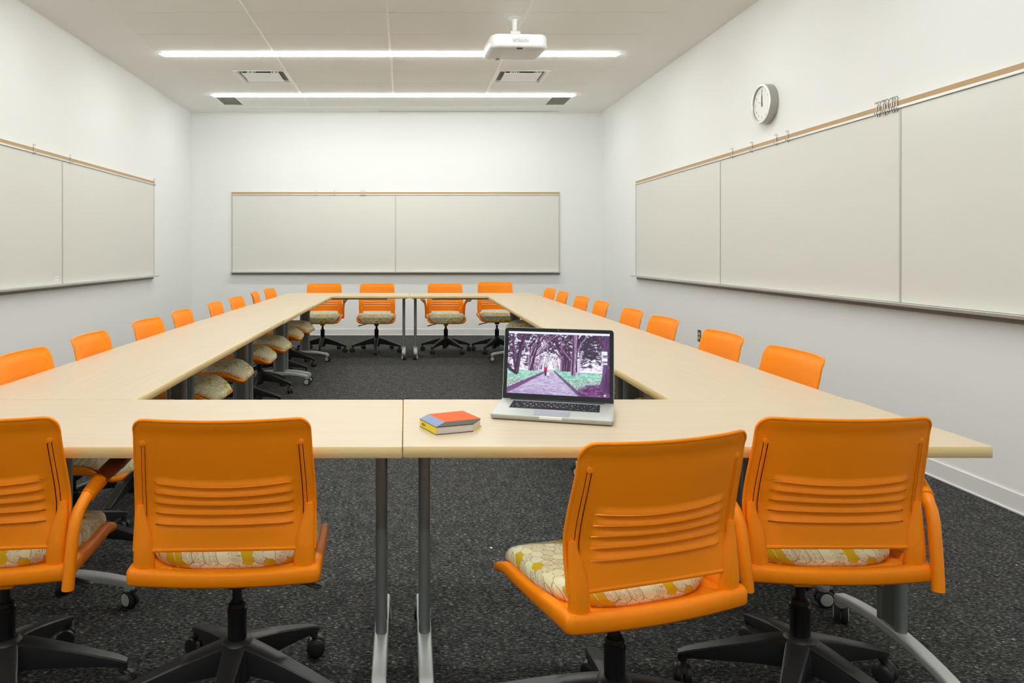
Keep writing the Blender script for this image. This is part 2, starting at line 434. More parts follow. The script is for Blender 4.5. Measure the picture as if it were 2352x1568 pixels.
# the deck above the diffusers hides the plenum: lift it there
def grille(x0, x1, lab):
    y0, y1 = 9.724, YT1
    t = thing('return_air_grille', lab, 'air vent', ((x0+x1)/2, (y0+y1)/2, ZC), 0, 'grey return grilles')
    w = (x1-x0)/2; d = (y1-y0)/2
    mb = MB()
    mb.box(-w, w, -d, -d+.03, -.004, .015); mb.box(-w, w, d-.03, d, -.004, .015)
    mb.box(-w, -w+.03, -d+.03, d-.03, -.004, .015); mb.box(w-.03, w, -d+.03, d-.03, -.004, .015)
    mb.build('grille_frame', 'white', t)
    mb = MB(); mb.box(-w+.03, w-.03, -d+.03, d-.03, .012, .016)
    n = 20
    for i in range(n):
        x = -w+.03+(2*w-.06)*(i+.5)/n; mb.box(x-.0012, x+.0012, -d+.03, d-.03, .003, .012)
    mb.build('grille_mesh', 'vent', t)
grille(GX0, -2.262, 'grey perforated return grille at the left end of the far ceiling lamp')
grille(1.932, GX1, 'grey perforated return grille at the right end of the far ceiling lamp')

# linear slots near the back wall
t = thing('linear_slot_diffuser', 'long white linear air slot in the ceiling between the far lamp and back wall', 'air vent', ((GX0+GX1)/2, sum(SLOT0)/2, ZC))
hw = (GX1-GX0)/2
mb = MB(); mb.box(-hw, hw, -.0215, -.0135, -.006, .03); mb.box(-hw, hw, .0135, .0215, -.006, .03)
mb.box(-hw, -hw+.012, -.0135, .0135, -.006, .03); mb.box(hw-.012, hw, -.0135, .0135, -.006, .03); mb.build('slot_frame', 'tbar', t)
MB().box(-hw+.012, hw-.012, -.0135, .0135, .006, .012).build('slot_blade', 'alu', t)
t = thing('projection_screen_slot', 'dark narrow ceiling slot for the roll down screen, right half above back wall', 'ceiling slot', ((-.40+GX1)/2, sum(SLOT1)/2, ZC))
hw = (GX1+.40)/2
mb = MB(); mb.box(-hw, hw, -.0135, -.0105, -.003, .03); mb.box(-hw, hw, .0105, .0135, -.003, .03); mb.build('slot_frame', 'alu', t)
MB().box(-hw, hw, -.0105, .0105, .012, .018).build('slot_opening', 'dark', t)

# ================================================================== whiteboards
SCREW = MB().lathe([(.0045, 0), (.0045, .0012)], 10, 0, Matrix.Rotation(PI/2, 4, 'X')).mesh('screw', ['alud'])
def whiteboard(lab, loc, rz, joints, extra=None):
    """local x along the board, local -y faces the room, board back at y=0"""
    t = thing('whiteboard', lab, 'whiteboard', loc, rz, 'wall whiteboards')
    x0, x1 = joints[0], joints[-1]
    zb, zt = .945, 2.078
    for a, b in zip(joints[:-1], joints[1:]):
        MB().box(a+.003, b-.003, -.018, 0, zb, zt).build('board_panel', 'wboard', t)
    for j in joints[1:-1]:
        MB().box(j-.008, j+.008, -.0215, 0, zb, zt).build('joint_strip', 'joint', t)
    for j, s in ((x0, -1), (x1, 1)):
        MB().box(min(j, j+s*.012), max(j, j+s*.012), -.022, 0, zb-.01, zt+.02).build('side_trim', 'alu', t)
    mb = MB(); mb.box(x0-.012, x1+.012, -.028, 0, 2.079, 2.096); mb.box(x0-.012, x1+.012, -.018, 0, 2.096, 2.128)
    rail = mb.build('map_rail', 'alu', t, bevel=.002)
    MB().box(x0-.01, x1+.01, -.022, -.018, 2.0965, 2.1255).build('cork_strip', 'cork', rail)
    # marker tray: flat shelf with raised nose, screw flange above and below
    prof = [(0, .962), (-.004, .962), (-.006, .944), (-.070, .938), (-.078, .947), (-.084, .944), (-.082, .932), (-.074, .928), (-.008, .930), (-.008, .897), (0, .897)]
    mb = MB(); mb.loft([[(x0-.012, y, z) for y, z in prof], [(x1+.012, y, z) for y, z in prof]])
    tr = mb.build('marker_tray', ['alu'], t, sharp=50)
    mb = MB(); mb.box(x0-.010, x1+.010, -.0100, -.0085, .899, .927); mb.build('lower_flange', 'alud', tr)  # aluminium strip coloured dark to paint in the tray's shadow
    n = int((x1-x0)/.6)
    for i in range(n+1):
        x = x0+.1+(x1-x0-.2)*i/n
        for dx, y, z in ((0, -.0045, .955), (.12, -.0100, .913)):
            so = bpy.data.objects.new('screw', SCREW); col.objects.link(so); so.parent = tr; so.location = (min(x+dx, x1-.03), y, z)
    return t
wbk = whiteboard('two panel whiteboard on the far back wall', (-.151, YB, 0), 0, [-2.423, 0, 2.423])
# on side walls: local x runs along the wall
wlf = whiteboard('long whiteboard on the left wall', (XL, 9.2, 0), PI/2, [-7.35, -4.90, -2.45, 0])
wrt = whiteboard('three panel whiteboard on the right wall under the clock', (XR, 9.18, 0), -PI/2, [0, 2.46, 4.905, 7.36])
s = MB(); s.box(-2.60, -2.525, -.0188, -.018, .978, 1.018, 0); s.box(-2.595, -2.53, -.0192, -.0188, 1.000, 1.004, 1)
s.build('board_sticker', ['sticker', 'stickline'], wlf)

# map hooks on the rails
def hook_mesh():
    mb = MB()
    mb.box(-.0045, .0045, -.0285, -.0255, 2.066, 2.132)             # front tab of the clip
    mb.box(-.0045, .0045, -.0255, -.0200, 2.128, 2.1315); mb.box(-.0045, .0045, -.0285, -.0240, 2.066, 2.0765)
    pth = [(0, -.026, 2.130)] + [(0, -.036-.010*math.cos(a), 2.140+.012*math.sin(a)) for a in [PI*1.15+i*PI*.85/6 - PI*.3 for i in range(7)]]
    mb.tube([(0, -.027, 2.085), (0, -.034, 2.075), (0, -.042, 2.082), (0, -.043, 2.095)], .0028, 8)
    mb.tube([(0, -.022, 2.130), (0, -.018, 2.143), (0, -.024, 2.154), (0, -.034, 2.152), (0, -.040, 2.142)], .0032, 8)
    return mb
hk0 = hook_mesh().build('map_rail_hook', 'hook')
first = [True]
def hook(board, x, lab, group):
    o = hk0 if first[0] else hk0.copy()
    if not first[0]: col.objects.link(o)
    first[0] = False
    o.location = board.matrix_basis @ Vector((x, 0, 0)); o.rotation_euler = board.rotation_euler
    return tag(o, lab, 'hook', group)
def X_at_right(u): return F*(XR-.03)/(u-PU)
for u, lab in ((1681, 'metal map hook on right rail, just past the first panel joint'), (1726, 'metal map hook on right rail, lower left of the clock'),
               (1782, 'metal map hook on right rail, left one of the pair under the clock'), (1808, 'metal map hook on right rail, right one of the pair under the clock')):
    hook(wrt, 9.18-X_at_right(u), lab, 'spaced hooks on the right rail')
cl = [2013, 2018, 2027, 2031, 2037, 2047, 2052, 2058]
on = ['first from the left', 'second from the left', 'third from the left', 'fourth from the left', 'fifth from the left', 'sixth from the left', 'seventh from the left', 'rightmost']
for u, w in zip(cl, on):
    hook(wrt, 9.18-X_at_right(u), 'metal map hook %s in the bunch on the right rail' % w, 'bunched hooks on the right rail')
for u, w in ((79, 'metal map hook on left rail, nearest the left picture edge'), (163, 'metal map hook on left rail, beside the panel joint')):
    hook(wlf, F*(XL+.03)/(u-PU)-9.2, w, 'hooks on the left rail')
hook(wlf, -.006, 'metal map hook at the far end of the left rail', 'hooks on the left rail')
for u, w in ((725, 'metal map hook on back rail, leftmost'), (768, 'metal map hook on back rail, second from the left'),
             (829, 'metal map hook on back rail, left of the close three'), (833.5, 'metal map hook on back rail, middle of the close three'), (838, 'metal map hook on back rail, right of the close three')):
    hook(wbk, (u-PU)/155.1+.151, w, 'hooks on the back rail')

# ================================================================== clock, outlet
t = thing('wall_clock', 'round metal-rimmed wall clock reading twelve, high on the right wall', 'clock', (XR, 5.86, 2.424), -PI/2)
# local -y faces the room
RX = Matrix.Rotation(PI/2, 4, 'X')     # local z -> -y
r = .157; d = .066
MB().lathe([(r-.004, 0), (r, .004), (r, d-.004), (r-.003, d), (r-.016, d+.001), (r-.020, d-.006), (r-.021, d-.012)], 64, 0, RX, False).build('clock_case', 'clockside', t)
MB().lathe([(r-.0005, d-.002), (r-.003, d+.0015), (r-.016, d+.003), (r-.019, d-.004), (r-.017, d-.004)], 64, 0, RX, False).build('clock_ring', 'chrome', t)
fc = MB(); fc.lathe([(r-.019, d-.0125), (r-.019, d-.0115)], 48, 0, RX); fo = fc.build('clock_face', 'face', t)
mb = MB()
for hnum in range(1, 13):
    a = PI/2 - hnum*PI/6
    text_mesh(mb, str(hnum), .030, 0, Matrix.Translation((.108*math.cos(a), -(d-.0110), .108*math.sin(a))) @ RX, .0008)
mb.build('numerals', 'greytxt', fo)
def hand(name, ln, w, a, off, m='ink'):
    mb = MB(); mb.add([(-w, -.022, 0), (w, -.022, 0), (w*.45, ln, 0), (-w*.45, ln, 0), (-w, -.022, .0012), (w, -.022, .0012), (w*.45, ln, .0012), (-w*.45, ln, .0012)],
        [(0, 3, 2, 1), (4, 5, 6, 7), (0, 1, 5, 4), (1, 2, 6, 5), (2, 3, 7, 6), (3, 0, 4, 7)], 0,
        Matrix.Translation((0, -(d-off), 0)) @ RX @ Matrix.Rotation(a, 4, 'Z'))
    mb.build(name, m, t)
hand('hour_hand', .066, .0060, 0.0, .0098); hand('minute_hand', .110, .0042, 0.02, .0082); hand('second_hand', .070, .0012, 1.15, .0066)
t = thing('wall_outlet', 'dark plated wall socket with two white outlets, low on the right wall', 'wall socket', (XR, 7.24, .409), -PI/2)
MB().prism(rrect(-.035, .035, -.058, .058, .004, 3), 0, .005, 0, RX).build('cover_plate', 'plate', t)
for z in (.0195, -.0195):
    mb = MB(); mb.prism([(.0165*math.cos(a), z+.0145*math.sin(a)*1.0) for a in [2*PI*k/20 for k in range(20)]], .005, .0072, 0, RX)
    for x in (-.006, .006): mb.box(x-.001, x+.001, -.0076, -.0072, z, z+.007, 1)
    mb.box(-.002, .002, -.0076, -.0072, z-.009, z-.005, 1)
    mb.build('socket', ['outlet', 'dark'], t)

# ================================================================== projector
t = thing('ceiling_projector', 'white projector hanging from the ceiling on a short pole', 'projector', (.965, 6.48, 2.985), math.radians(3))
mb = MB()
w, dp = .250, .215
def pring(ins, z, bow=0.0):
    out = []
    for x, y in rrect(-w+ins, w-ins, -dp+ins, dp-ins, .075-min(ins, .03), 8):
        yy = y - .025*(1-(x/w)**2) if y < 0 else y + .012*(1-(x/w)**2)
        out.append((x, yy, z))
    return out
mb.loft([pring(.10, -.004), pring(.05, 0.0), pring(.022, .004), pring(.006, .016), pring(.0, .030), pring(0, .100), pring(.006, .116), pring(.022, .124), pring(.10, .128)])
body = mb.build('projector_body', 'proj', t, sharp=60)
mb = MB(); text_mesh(mb, 'EPSON', .046, 0, Matrix.Translation((.005, -.2405, .062)) @ RX, .002); mb.build('brand_lettering', 'greytxt', body)
MB().box(-.022, .026, -.2150, -.19, -.0035, .004).build('sensor_window', 'dark', body)
MB().lathe([(.018, -.012), (.020, -.008), (.020, 0)], 16, 0, Matrix.Translation((-.13, .13, 0))).build('levelling_foot', 'greyl', body)
for x, y in ((-.17, -.10), (.17, -.10), (-.17, .12), (.17, .12)):
    mb = MB(); mb.lathe([(.016, .122), (.016, .138), (.010, .142)], 12, 0, Matrix.Translation((x, y, 0)))
    mb.tube([(x*.9, y*.9, .136), (x*.25, y*.15, .150)], .008, 8, 0, None, .5)
    mb.build('mount_arm', 'steelp', t)
mb = MB(); mb.box(-.055, .055, -.05, .05, .152, .160); mb.box(-.045, .045, -.04, .04, .160, .200); mb.build('mount_bracket', 'steelp', t, bevel=.003)
mb = MB()
for i in range(7):
    a = i*.9; mb.tube([(-.05+.018*i, -.055, .150), (-.03+.016*i, -.065-.006*math.sin(a), .142), (-.02+.02*i, -.05, .132), (.01+.012*i, .0, .128)], .0035, 6)
mb.build('cable_bundle', 'wire', t)
mb = MB(); mb.lathe([(.021, .200), (.021, .312), (.024, .312), (.028, .316), (.058, .3205), (.060, .3255)], 24); mb.build('ceiling_pole', 'white', t)

# ================================================================== tables
def table_meshes(L, D):
    d = {}
    mb = MB(); g = .0015
    v = rrect(-L/2+g, L/2-g, -D/2, D/2, .003, 2)
    n = len(v); e = .0015
    def ring(i, z): return [(x*(1-i/(L/2)), y*(1-i/(D/2)), z) for x, y in v]
    mb.loft([ring(e, TT-TH), ring(0, TT-TH+e), ring(0, TT-e), ring(e, TT)], 1, None, caps=False)
    mb.add(ring(e, TT), [tuple(range(n))], 0); mb.add(ring(e, TT-TH), [tuple(range(n))[::-1]], 2)
    d['top'] = mb.mesh('tabletop', ['maple', 'mapleedge', 'black'], 50)
    mb = MB()
    # leg column: thin panel between two round tubes, black plate on top
    mb.box(-.010, .010, -.042, .042, .112, TT-TH-.012, 0)
    for y in (-.040, .040):
        mb.lathe([(.0165, .112), (.0165, TT-TH-.012)], 18, 1, Matrix.Translation((0, y, 0)))
        for s_ in (-1, 1): mb.box(min(s_*.010, s_*.0125), max(s_*.010, s_*.0125), y-.010 if y > 0 else y+.004, y-.004 if y > 0 else y+.010, .112, TT-TH-.012, 1)
    mb.box(-.045, .045, -.10, .10, TT-TH-.012, TT-TH, 2)
    d['leg'] = mb.mesh('leg', ['grey', 'greyl', 'black'], 40)
    mb = MB(); rings = []
    N = 26; HL = .262
    for i in range(N+1):
        y = -HL + 2*HL*i/N; a = abs(y)/HL
        zt = .124 - .030*a**2; th = .030 - .004*a; w = .0200 + .001*(1-a)
        if a > .93: th += .012*(a-.93)/.07
        rings.append([(x, y, z) for x, z in rrect(-w, w, zt-th, zt, .006, 3)])
    mb.loft(rings)
    for s_ in (-1, 1):
        mb.lathe([(.013, .050), (.019, .058), (.021, .085)], 14, 0, Matrix.Translation((0, s_*(HL-.006), 0)))
    d['foot'] = mb.mesh('foot', ['foot'], 50)
    mb = MB()
    mb.box(-.010, .010, -.012, .030, .040, .064); mb.tube([(0, .030, .052), (0, .040, .045), (0, .046, .036)], .006, 8)
    d['caster'] = mb.mesh('caster', ['black'], 40)
    mb = MB()
    for s_ in (-1, 1):
        T = Matrix.Translation((s_*.011, .004, .030)) @ Matrix.Rotation(s_*PI/2, 4, 'Y')
        mb.lathe([(.026, -.009), (.030, -.006), (.030, .004), (.027, .009), (.023, .010)], 24, 0, T)
        mb.lathe([(.022, .0095), (.020, .0115), (.004, .0125)], 24, 1, T)
    d['wheel'] = mb.mesh('wheel', ['tyre', 'hub'], 40)
    mb = MB(); mb.box(-L/2+.26, L/2-.26, -.035, .035, TT-TH-.028, TT-TH); mb.box(-L/2+.09, L/2-.09, -.012, .012, TT-TH-.020, TT-TH-.004)
    mb.box(-L/2+.03, -L/2+.055, -.2, -.17, TT-TH-.012, TT-TH); mb.box(L/2-.055, L/2-.03, -.2, -.17, TT-TH-.012, TT-TH)
    d['beam'] = mb.mesh('beam', ['black'], 40)
    return d
def ob(name, me, parent, loc=(0,0,0), rz=0):
    o = bpy.data.objects.new(name, me); col.objects.link(o); o.parent = parent; o.location = loc; o.rotation_euler = (0, 0, rz); return o
def table(dm, L, loc, rz, lab, group, ins=.064, swv=None):
    t = thing('training_table', lab, 'table', loc, rz, group)
    ob('tabletop', dm['top'], t); ob('beam', dm['beam'], t)
    for sx in (-1, 1):
        x = sx*(L/2-ins)
        ob('leg', dm['leg'], t, (x, 0, 0))
        ft = ob('foot', dm['foot'], t, (x, 0, 0))
        for sy in (-1, 1):
            c = ob('caster', dm['caster'], t, (x, sy*.256, 0), random.uniform(-.6, .6) + (0 if sy > 0 else PI))
            ob('wheel', dm['wheel'], c)
    return t
TA = table_meshes(1.532, .604); TS = table_meshes(1.460, .606); TB = table_meshes(1.482, .590)
table(TA, 1.532, (.757, 2.196, 0), 0, 'maple table in the front row carrying the laptop and the book', 'front row tables')
table(TA, 1.532, (-.7742, 2.192, 0), 0, 'maple table in the front row with a bare top, left of the laptop table', 'front row tables')
pos = ['nearest to the front row', 'second from the front', 'third from the front', 'farthest, touching the back row']
for k in range(4):
    y = 2.50+1.46*(k+.5)
    table(TS, 1.46, ([-1.222, -1.214, -1.190, -1.157][k], y+.001*k, 0), PI/2 - [.004, .008, .015, .022][k], 'maple side table along the left wall, ' + pos[k], 'tables of the left side row')
    table(TS, 1.46, ([1.209, 1.214, 1.222, 1.233][k], y, 0), PI/2 - .005, 'maple side table along the right wall, ' + pos[k], 'tables of the right side row')
table(TB, 1.482, (-.700, 8.651, 0), 0, 'maple table at the back, left of the centre seam', 'back row tables')
table(TB, 1.482, (.790, 8.651, 0), 0, 'maple table at the back, right of the centre seam', 'back row tables')

# ================================================================== chairs
def fall(y): return .055*sst(.13, .285, y)       # waterfall front edge
def seat_shell_mesh():
    mb = MB()
    def ring(ins, dz, n=8):
        out = []
        for x, y in rrect(-.240+ins, .240-ins, -.190+ins, .264-ins, (.014, .014, .085, .085), n):
            # split long straight runs so that the shell can bend
            out.append((x, y))
        pts = []
        for i in range(len(out)):
            a, b = out[i], out[(i+1) % len(out)]
            dist = math.hypot(b[0]-a[0], b[1]-a[1]); k = max(1, int(dist/.025))
            for q in range(k): pts.append((a[0]+(b[0]-a[0])*q/k, a[1]+(b[1]-a[1])*q/k))
        return pts
    base = ring(0, 0)
    def R(ins, zr, zf, bow=0):
        res = []
        for x, y in base:
            nx = x*(1-ins/.240); ny = (y-.04)*(1-ins/.232)+.04
            k = sst(-.17, .02, y)
            z = zr*(1-k) + zf*k - fall(y) + (.012*sst(.10, .22, y) if zf < .43 else 0)
            if y < -.15:
                ny -= .010*(1-(x/.24)**2)
                if bow: z -= bow*(1-(x/.24)**2)
            res.append((nx, ny, z))
        return res
    mb.loft([R(.13, .384, .398), R(.03, .412, .404, .004), R(.005, .414, .409, .006), R(.0, .420, .416, .006), R(.0, .446, .436, .008), R(.004, .454, .441, .010), R(.016, .457, .443, .010),
             R(.026, .452, .440, .008), R(.034, .436, .430), R(.12, .434, .430)])
    return mb.mesh('seat_shell', ['orange'], 55)
def cushion_mesh():
    mb = MB(); rings = []
    base = []
    N = 72
    for i in range(N):
        a = 2*PI*i/N; c, s_ = math.cos(a), math.sin(a)
        p = 2/3.4
        x = .222*abs(c)**p*(1 if c >= 0 else -1); y = .062 + .213*abs(s_)**p*(1 if s_ >= 0 else -1)
        if y < 0: x *= 1 - .10*sst(0, -.17, y)
        base.append((x, y))
    for sc_, z in ((.90, .428), (.975, .434), (1.0, .447), (.995, .458), (.975, .467), (.94, .473), (.86, .4765), (.72, .4775), (.5, .476), (.3, .474), (.12, .473)):
        rings.append([(x*sc_, .062+(y-.062)*sc_, z - 1.0*fall(.062+(y-.062)*sc_) ) for x, y in base])
    mb.loft(rings); return mb.mesh('seat_cushion', ['fabric'], 60)
def backrest_mesh():
    mb = MB()
    ztop, zbot = .831, .494
    W = .222
    slots = [.6700, .6425, .6150, .5870, .5590]
    zs = set([zbot, .500, .506, .515, .530, .545, .69, .71, .73, .75, .766, .563, .785, .797, .803, .808, .813, .818, .822, .825, .8275, .8295, ztop])
    for sz in slots:
        for d_ in (-.0022, .0022, .006, .0105, .017, -.006): zs.add(round(sz+d_, 4))
    zs = sorted(zs)
    xs_ = [0, .03, .06, .09, .115, .135, .150, .160, .166, .170, .178, .188, .1925, .1950, .200, .2025, .2045, .212, .218, W]
    xs_ = [-x for x in xs_[:0:-1]] + xs_
    def P(x, z):
        # rounded top corners and slight widening towards the seat
        hw = .214 + .010*sst(.82, .60, z)
        r = .028
        if z > ztop-r: hw -= r - math.sqrt(max(0, r*r-(z-(ztop-r))**2))
        xx = x/W*hw
        bow = .014 + .028*sst(.49, .66, z)
        y = -.172 + .021*sst(.455, .61, z) - .047*sst(.57, .84, z) - bow*(1-(xx/.222)**2)
        y -= .010*sst(.788, .831, z)
        for sz in slots:           # each slat laps out over the slot below it
            if abs(x) < .185:
                f = 1-sst(.145, .180, abs(x))
                if 0 < z-sz < .02: y -= .0068*f*(1-sst(.002, .017, z-sz))
                elif -.012 < z-sz <= 0: y += .0020*f
        zz = z - .0085*math.exp(-((z-.672)/.05)**2)*(1-(xx/.19)**2 if abs(xx) < .19 else 0) + .004*(1-sst(.500, .53, z))*(1-(xx/.2)**2)
        return (xx, y, zz)
    grid = [[P(x, z) for x in xs_] for z in zs]
    nx, nz = len(xs_), len(zs)
    keep = [[True]*(nx-1) for _ in range(nz-1)]; front_only = set()
    for i in range(nz-1):
        zc = (zs[i]+zs[i+1])/2
        for j in range(nx-1):
            xc = (xs_[j]+xs_[j+1])/2; ax = abs(xc)
            if any(abs(zc-sz) < .0022 for sz in slots) and ax < .170: keep[i][j] = False
            if .563 < zc < .766 and (.1925 < ax < .1950 or .2025 < ax < .2045): keep[i][j] = False; front_only.add((i, j))
    th = .0075
    idx = {}
    def vid(i, j, side):
        k = (i, j, side)
        if k not in idx:
            x, y, z = grid[i][j]
            # normal approx
            j0, j1 = max(j-1, 0), min(j+1, nx-1)
            dx = grid[i][j1][0]-grid[i][j0][0]; dy = grid[i][j1][1]-grid[i][j0][1]
            l = math.hypot(dx, dy) or 1
            nxx, nyy = -dy/l, dx/l
            idx[k] = len(mb.v); mb.v.append((x+nxx*th*side, y+nyy*th*side, z))
        return idx[k]
    for i in range(nz-1):
        for j in range(nx-1):
            if (i, j) in front_only:      # the spring slits are open at the rear only
                mb.f.append((vid(i, j, 1), vid(i+1, j, 1), vid(i+1, j+1, 1), vid(i, j+1, 1))); mb.m.append(0); continue
            if not keep[i][j]: continue
            for side in (0, 1):
                f = (vid(i, j, side), vid(i, j+1, side), vid(i+1, j+1, side), vid(i+1, j, side))
                mb.f.append(f if side == 0 else f[::-1]); mb.m.append(0)
            for (di, dj, a, b) in ((-1, 0, (i, j), (i, j+1)), (1, 0, (i+1, j), (i+1, j+1)), (0, -1, (i, j), (i+1, j)), (0, 1, (i, j+1), (i+1, j+1))):
                ii, jj = i+di, j+dj
                if ii < 0 or jj < 0 or ii >= nz-1 or jj >= nx-1 or not keep[ii][jj]:
                    mb.f.append((vid(*a, 0), vid(*b, 0), vid(*b, 1), vid(*a, 1))); mb.m.append(0)
    # rolled bead around sides and top
    path = []
    for z in zs:
        p = P(-W, z); path.append((p[0], p[1]+.003, p[2]))
    topx = [x for x in xs_ if abs(x) < W]
    for x in topx:
        p = P(x, ztop); path.append((p[0], p[1]+.003, p[2]))
    for z in zs[::-1]:
        p = P(W, z); path.append((p[0], p[1]+.003, p[2]))
    mb.tube(path, .0048, 8, up=(0, 1, 0))
    # rolled bead under the panel, above the opening
    pth = [P(x, zbot) for x in xs_ if abs(x) <= .178]
    pth = [(p[0], p[1]+.003, p[2]+.001) for p in pth]
    e0, e1 = pth[0], pth[-1]
    def turn(e, s_): return [(e[0]+s_*.010, e[1]+.002, e[2]-.002), (e[0]+s_*.017, e[1]+.004, e[2]-.009), (e[0]+s_*.020, e[1]+.006, e[2]-.020)]
    pth = turn(e0, -1)[::-1] + pth + turn(e1, 1)
    mb.tube(pth, .0055, 8, up=(0, 1, 0))
    # the two posts rising out of the seat shell
    for s_ in (-1, 1):
        rr = []
        for z, xi, xo, hd, y in ((.436, .1715, .2265, .017, -.166), (.458, .1725, .2260, .0165, -.167), (.480, .1735, .2255, .0155, -.169), (.510, .1755, .2250, .0140, -.167),
                                 (.535, .1800, .2245, .0122, -.1645), (.558, .1880, .2240, .0105, -.1620), (.580, .1960, .2230, .0080, -.1605), (.605, .2010, .2210, .0040, -.160)):
            hw = (xo-xi)/2; xc = (xo+xi)/2
            rr.append([(s_*xc+hw*math.cos(a), y+hd*math.sin(a), z) for a in [2*PI*k/18 for k in range(18)]])
        mb.loft(rr)
        # raised cap where the spring slit ends
        q = P(s_*.198, .772)
        mb.lathe([(.0085, -.006), (.0085, .0015), (.005, .003)], 12, 0, Matrix.Translation((q[0], q[1]+.001, q[2])) @ Matrix.Rotation(PI/2, 4, 'X'))
        for xr, ra, off, mi in ((.1905, .0020, .0005, 0), (.1992, .0022, .0002, 0), (.1938, .0021, .0036, 1), (.2035, .0018, .0036, 1)):  # black tubes paint in the dark of the spring cavity
            pts = [P(s_*xr, z) for z in (.562, .60, .63, .66, .69, .72, .75, .768)]
            mb.tube([(p[0], p[1]+off, p[2]) for p in pts], ra, 6, mi, up=(0, 1, 0))
    return mb.mesh('backrest', ['orange', 'black'], 45)
def mount_mesh():
    mb = MB()
    mb.loft([[(x, y, z) for x, y in rrect(-w_, w_, -w_*.8, w_*1.1, w_*.3, 4)] for w_, z in ((.075, .393), (.070, .380), (.032, .352), (.026, .325), (.018, .322))])
    return mb
def lever_mesh():
    mb = MB(); mb.tube([(.03, .02, .366), (.10, .015, .350), (.155, .010, .336)], .0055, 8)
    mb.tube([(.150, .010, .337), (.178, .008, .331), (.220, .004, .320), (.230, .003, .318)], [.008, .013, .015, .009], 10, flat=.45)
    return mb.mesh('lever', ['black'])
def column_mesh():
    mb = MB(); mb.lathe([(.0135, .27), (.0135, .335)], 18, 1)
    mb.lathe([(.026, .150), (.026, .255), (.0275, .258), (.0275, .268), (.024, .272), (.023, .282), (.018, .286)], 26, 0)
    return mb.mesh('gas_column', ['blackgl', 'blackgl'])
def hub_mesh():
    mb = MB(); mb.lathe([(.026, .062), (.036, .075), (.050, .120), (.052, .150), (.046, .172), (.034, .184), (.027, .186)], 30)
    return mb.mesh('base_hub', ['black'], 60)
RL = .305
def leg_mesh():
    mb = MB(); rings = []
    for i in range(13):
        a = i/12; x = .030 + (RL+.012-.030)*a
        zt = .178 - .030*a - .058*a**1.25 ; h = .062*(1-a)**1.0 + .020
        w = .030 - .014*a
        if i == 12: zt -= .003; h -= .005; w -= .003
        rings.append([(x, y, z) for y, z in [(-w, zt-.004), (-w*.82, zt), (w*.82, zt), (w, zt-.004), (w*.96, zt-h*.55), (w*.62, zt-h), (-w*.62, zt-h), (-w*.96, zt-h*.55)]])
    mb.loft(rings)
    mb.lathe([(.012, .060), (.013, .078)], 12, 0, Matrix.Translation((RL, 0, 0)))
    return mb.mesh('leg', ['black'], 40)
def caster_mesh():
    mb = MB(); mb.lathe([(.006, .030), (.006, .066)], 10)
    mb.loft([[(x, y, z) for x, y in rrect(-.016, .016, -.012, .022, .006, 3)] for z in (.034, .052)] )
    mb.tube([(0, -.006, .058), (0, .012, .058), (0, .024, .050), (0, .029, .036)], [.008, .012, .012, .008], 8, flat=.5)
    return mb.mesh('caster', ['black'], 40)
def cwheel_mesh():
    mb = MB(); mb.lathe([(.018, -.010), (.0265, -.009), (.028, -.005), (.028, .005), (.0255, .009), (.015, .0115), (.004, .012)], 24, 0, Matrix.Rotation(PI/2, 4, 'Y'))
    return mb.mesh('wheel', ['black'], 50)
def arm_meshes(s_):
    post = MB(); post.tube([(s_*.237, -.198, .396), (s_*.238, -.196, .42), (s_*.240, -.189, .47), (s_*.242, -.180, .52), (s_*.245, -.172, .555), (s_*.250, -.157, .582), (s_*.258, -.130, .604), (s_*.266, -.100, .618)],
        [.0150]*8, 14)
    pad = MB(); pad.tube([(s_*.260, -.124, .607), (s_*.266, -.100, .618), (s_*.274, -.070, .630)], [.0185, .0190, .0205], 14, 0)
    pad.tube([(s_*.273, -.075, .629), (s_*.280, -.045, .639), (s_*.288, 0, .647), (s_*.288, .05, .648), (s_*.285, .10, .645), (s_*.280, .135, .638), (s_*.278, .148, .634)], [.021, .026, .030, .030, .028, .021, .008], 16, 1, flat=.50)
    return post.mesh('armrest_post', ['orange2']), pad.mesh('arm_pad', ['orange', 'brown'])
CM = dict(shell=seat_shell_mesh(), cushion=cushion_mesh(), back=backrest_mesh(), lever=lever_mesh(), column=column_mesh(), hub=hub_mesh(), leg=leg_mesh(), caster=caster_mesh(), wheel=cwheel_mesh(),
          mount_b=mount_mesh().mesh('seat_mount', ['black']), mount_o=mount_mesh().mesh('seat_mount', ['orange']))
ARM = {s_: arm_meshes(s_) for s_ in (-1, 1)}
def make_chair(arms):
    t = bpy.data.objects.new('swivel_chair', None); col.objects.link(t); t.empty_display_size = .1
    ob('seat_shell', CM['shell'], t); ob('seat_cushion', CM['cushion'], t); ob('backrest', CM['back'], t)
    ob('seat_mount', CM['mount_o'] if arms else CM['mount_b'], t); ob('lever', CM['lever'], t); ob('gas_column', CM['column'], t); ob('base_hub', CM['hub'], t)
    for k in range(5):
        l = ob('leg', CM['leg'], t, (0, 0, 0), 2*PI*k/5); l['star'] = k
        c = ob('caster', CM['caster'], t); c['star'] = k
        for s_ in (-1, 1): ob('wheel', CM['wheel'], c, (s_*.0135, .006, .028))
    if arms:
        for s_ in (-1, 1):
            p = ob('armrest_post', ARM[s_][0], t); ob('arm_pad', ARM[s_][1], p)
    return t
protos = {False: make_chair(False), True: make_chair(True)}
usedp = {False: False, True: False}
